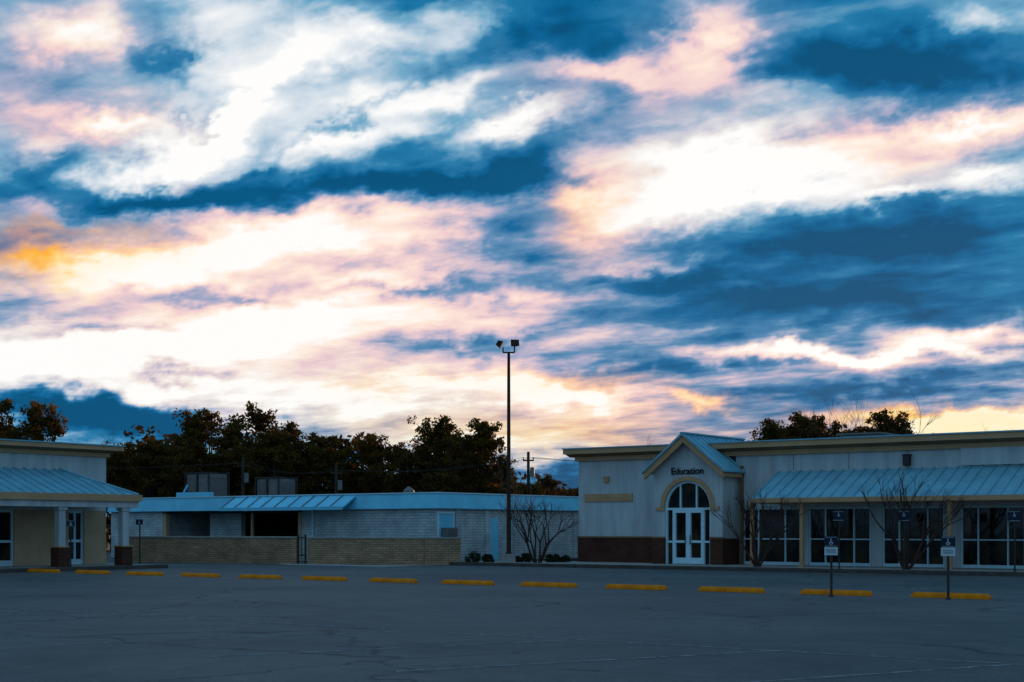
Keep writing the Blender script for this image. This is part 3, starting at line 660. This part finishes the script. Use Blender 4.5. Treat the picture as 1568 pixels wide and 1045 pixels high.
ii=np.arange(ne-1)[:,None]*na+np.arange(na-1)[None,:]; fcs=np.stack([ii,ii+1,ii+na+1,ii+na],-1).reshape(-1,4)
me.from_pydata(vv.tolist(),[],fcs.tolist())
at=me.attributes.new('cloud_field','FLOAT_VECTOR','POINT'); at.data.foreach_set('vector',np.stack([ft,fw,fo],-1).reshape(-1).astype(np.float32))
me.polygons.foreach_set('use_smooth',[True]*len(me.polygons))
m=bpy.data.materials.new('cloud_deck'); m.use_nodes=True; nt=m.node_tree; N=nt.nodes; L=nt.links
for n in list(N): N.remove(n)
try: m.cycles.emission_sampling='NONE'
except Exception: pass
def M(op,a,b=None,c_=None,clamp=False):
    n=N.new('ShaderNodeMath'); n.operation=op; n.use_clamp=clamp
    for i,x in enumerate((a,b,c_)):
        if x is None: continue
        if isinstance(x,(int,float)): n.inputs[i].default_value=x
        else: L.new(x,n.inputs[i])
    return n.outputs[0]
tc=N.new('ShaderNodeTexCoord'); dn=N.new('ShaderNodeVectorMath'); dn.operation='NORMALIZE'; L.new(tc.outputs['Object'],dn.inputs[0])
sp=N.new('ShaderNodeSeparateXYZ'); L.new(dn.outputs[0],sp.inputs[0]); x,y,z=sp.outputs
at_=N.new('ShaderNodeAttribute'); at_.attribute_name='cloud_field'; s2=N.new('ShaderNodeSeparateXYZ'); L.new(at_.outputs['Vector'],s2.inputs[0])
zc=M('ADD',M('MAXIMUM',z,0),.10)
cc=N.new('ShaderNodeCombineXYZ'); L.new(M('DIVIDE',x,zc),cc.inputs[0]); L.new(M('DIVIDE',y,zc),cc.inputs[1])
def noise(vec,scale,det=6,ro=.55,dist=0):
    n=N.new('ShaderNodeTexNoise'); n.inputs['Scale'].default_value=scale; n.inputs['Detail'].default_value=det; n.inputs['Roughness'].default_value=ro; n.inputs['Distortion'].default_value=dist
    L.new(vec,n.inputs['Vector']); return n
def deck(ang,sx,sy,off):
    r=N.new('ShaderNodeMapping'); r.inputs['Rotation'].default_value=(0,0,ang); L.new(cc.outputs[0],r.inputs[0])
    q=N.new('ShaderNodeMapping'); q.inputs['Scale'].default_value=(sx,sy,1); q.inputs['Location'].default_value=(off,off*.7,off*.3); L.new(r.outputs[0],q.inputs[0]); return q.outputs[0]
ang=-math.atan2(.57,-.82)
N1=noise(deck(ang,.42,1.0,3.0),2.8,5,.52,.4).outputs['Fac']
N2=noise(deck(ang+.2,.8,1.0,11.),7.5,4,.52,.3).outputs['Fac']
t=M('MULTIPLY_ADD',M('SUBTRACT',N1,.5),1.1,s2.outputs[0])
t=M('MULTIPLY_ADD',M('SUBTRACT',N2,.5),.72,t)
def ramp(f,st):
    r=N.new('ShaderNodeValToRGB'); cr=r.color_ramp
    while len(cr.elements)<len(st): cr.elements.new(.5)
    for e_,(p_,c_) in zip(cr.elements,st):
        e_.position=p_; e_.color=(*[((v_/255)/12.92 if v_/255<=.04045 else ((v_/255+.055)/1.055)**2.4) for v_ in c_],1)
    L.new(f,r.inputs[0]); return r.outputs[0]
def mix(f,a,b):
    n=N.new('ShaderNodeMix'); n.data_type='RGBA'; L.new(f,n.inputs[0]); L.new(a,n.inputs[6]); L.new(b,n.inputs[7]); return n.outputs[2]
RA=ramp(t,[(0,(0,80,122)),(.16,(0,98,148)),(.36,(18,120,168)),(.54,(108,170,202)),(.74,(198,216,230)),(1.0,(254,253,252))])
RB_=ramp(t,[(0,(0,88,132)),(.16,(20,106,158)),(.36,(96,142,182)),(.50,(176,174,200)),(.66,(240,206,208)),(.83,(255,232,216)),(1,(255,253,250))])
colr=mix(s2.outputs[1],RA,RB_)
RO=ramp(t,[(.1,(60,110,150)),(.36,(220,160,130)),(.58,(255,176,56)),(.85,(255,212,110)),(1.0,(255,240,200))])
colr=mix(s2.outputs[2],colr,RO)
RK=ramp(N1,[(.3,(60,118,164)),(.5,(102,154,196)),(.7,(168,196,218))])
mf=N.new('ShaderNodeMapRange'); mf.interpolation_type='SMOOTHSTEP'; mf.inputs[1].default_value=.25; mf.inputs[2].default_value=.6; L.new(y,mf.inputs[0])
colr=mix(mf.outputs[0],RK,colr)
em=N.new('ShaderNodeEmission'); L.new(colr,em.inputs[0]); tr=N.new('ShaderNodeBsdfTransparent'); ad=N.new('ShaderNodeAddShader'); out=N.new('ShaderNodeOutputMaterial')
L.new(em.outputs[0],ad.inputs[0]); L.new(tr.outputs[0],ad.inputs[1]); L.new(ad.outputs[0],out.inputs[0])
me.materials.append(m); ob=bpy.data.objects.new('sky',me); col.objects.link(ob)

sd=bpy.data.lights.new('sun','SUN'); sd.energy=3.5; sd.angle=math.radians(.6); sd.color=(1,.55,.22)
so=bpy.data.objects.new('sun',sd); col.objects.link(so)
dv=Vector((math.sin(SUN_AZ)*math.cos(SUN_EL),math.cos(SUN_AZ)*math.cos(SUN_EL),math.sin(SUN_EL)))
so.rotation_euler=(-dv).to_track_quat('-Z','Y').to_euler(); so.location=(40,120,30)

cd=bpy.data.cameras.new('camera'); cam=bpy.data.objects.new('camera',cd); col.objects.link(cam); scene.camera=cam
cam.location=(0,0,1.6); cam.rotation_euler=(math.pi/2,0,0); cd.lens=50.0; cd.sensor_width=36; cd.shift_y=287.5/1568; cd.clip_end=6000
scene.view_settings.view_transform='Standard'; scene.view_settings.look='None'; scene.view_settings.exposure=0
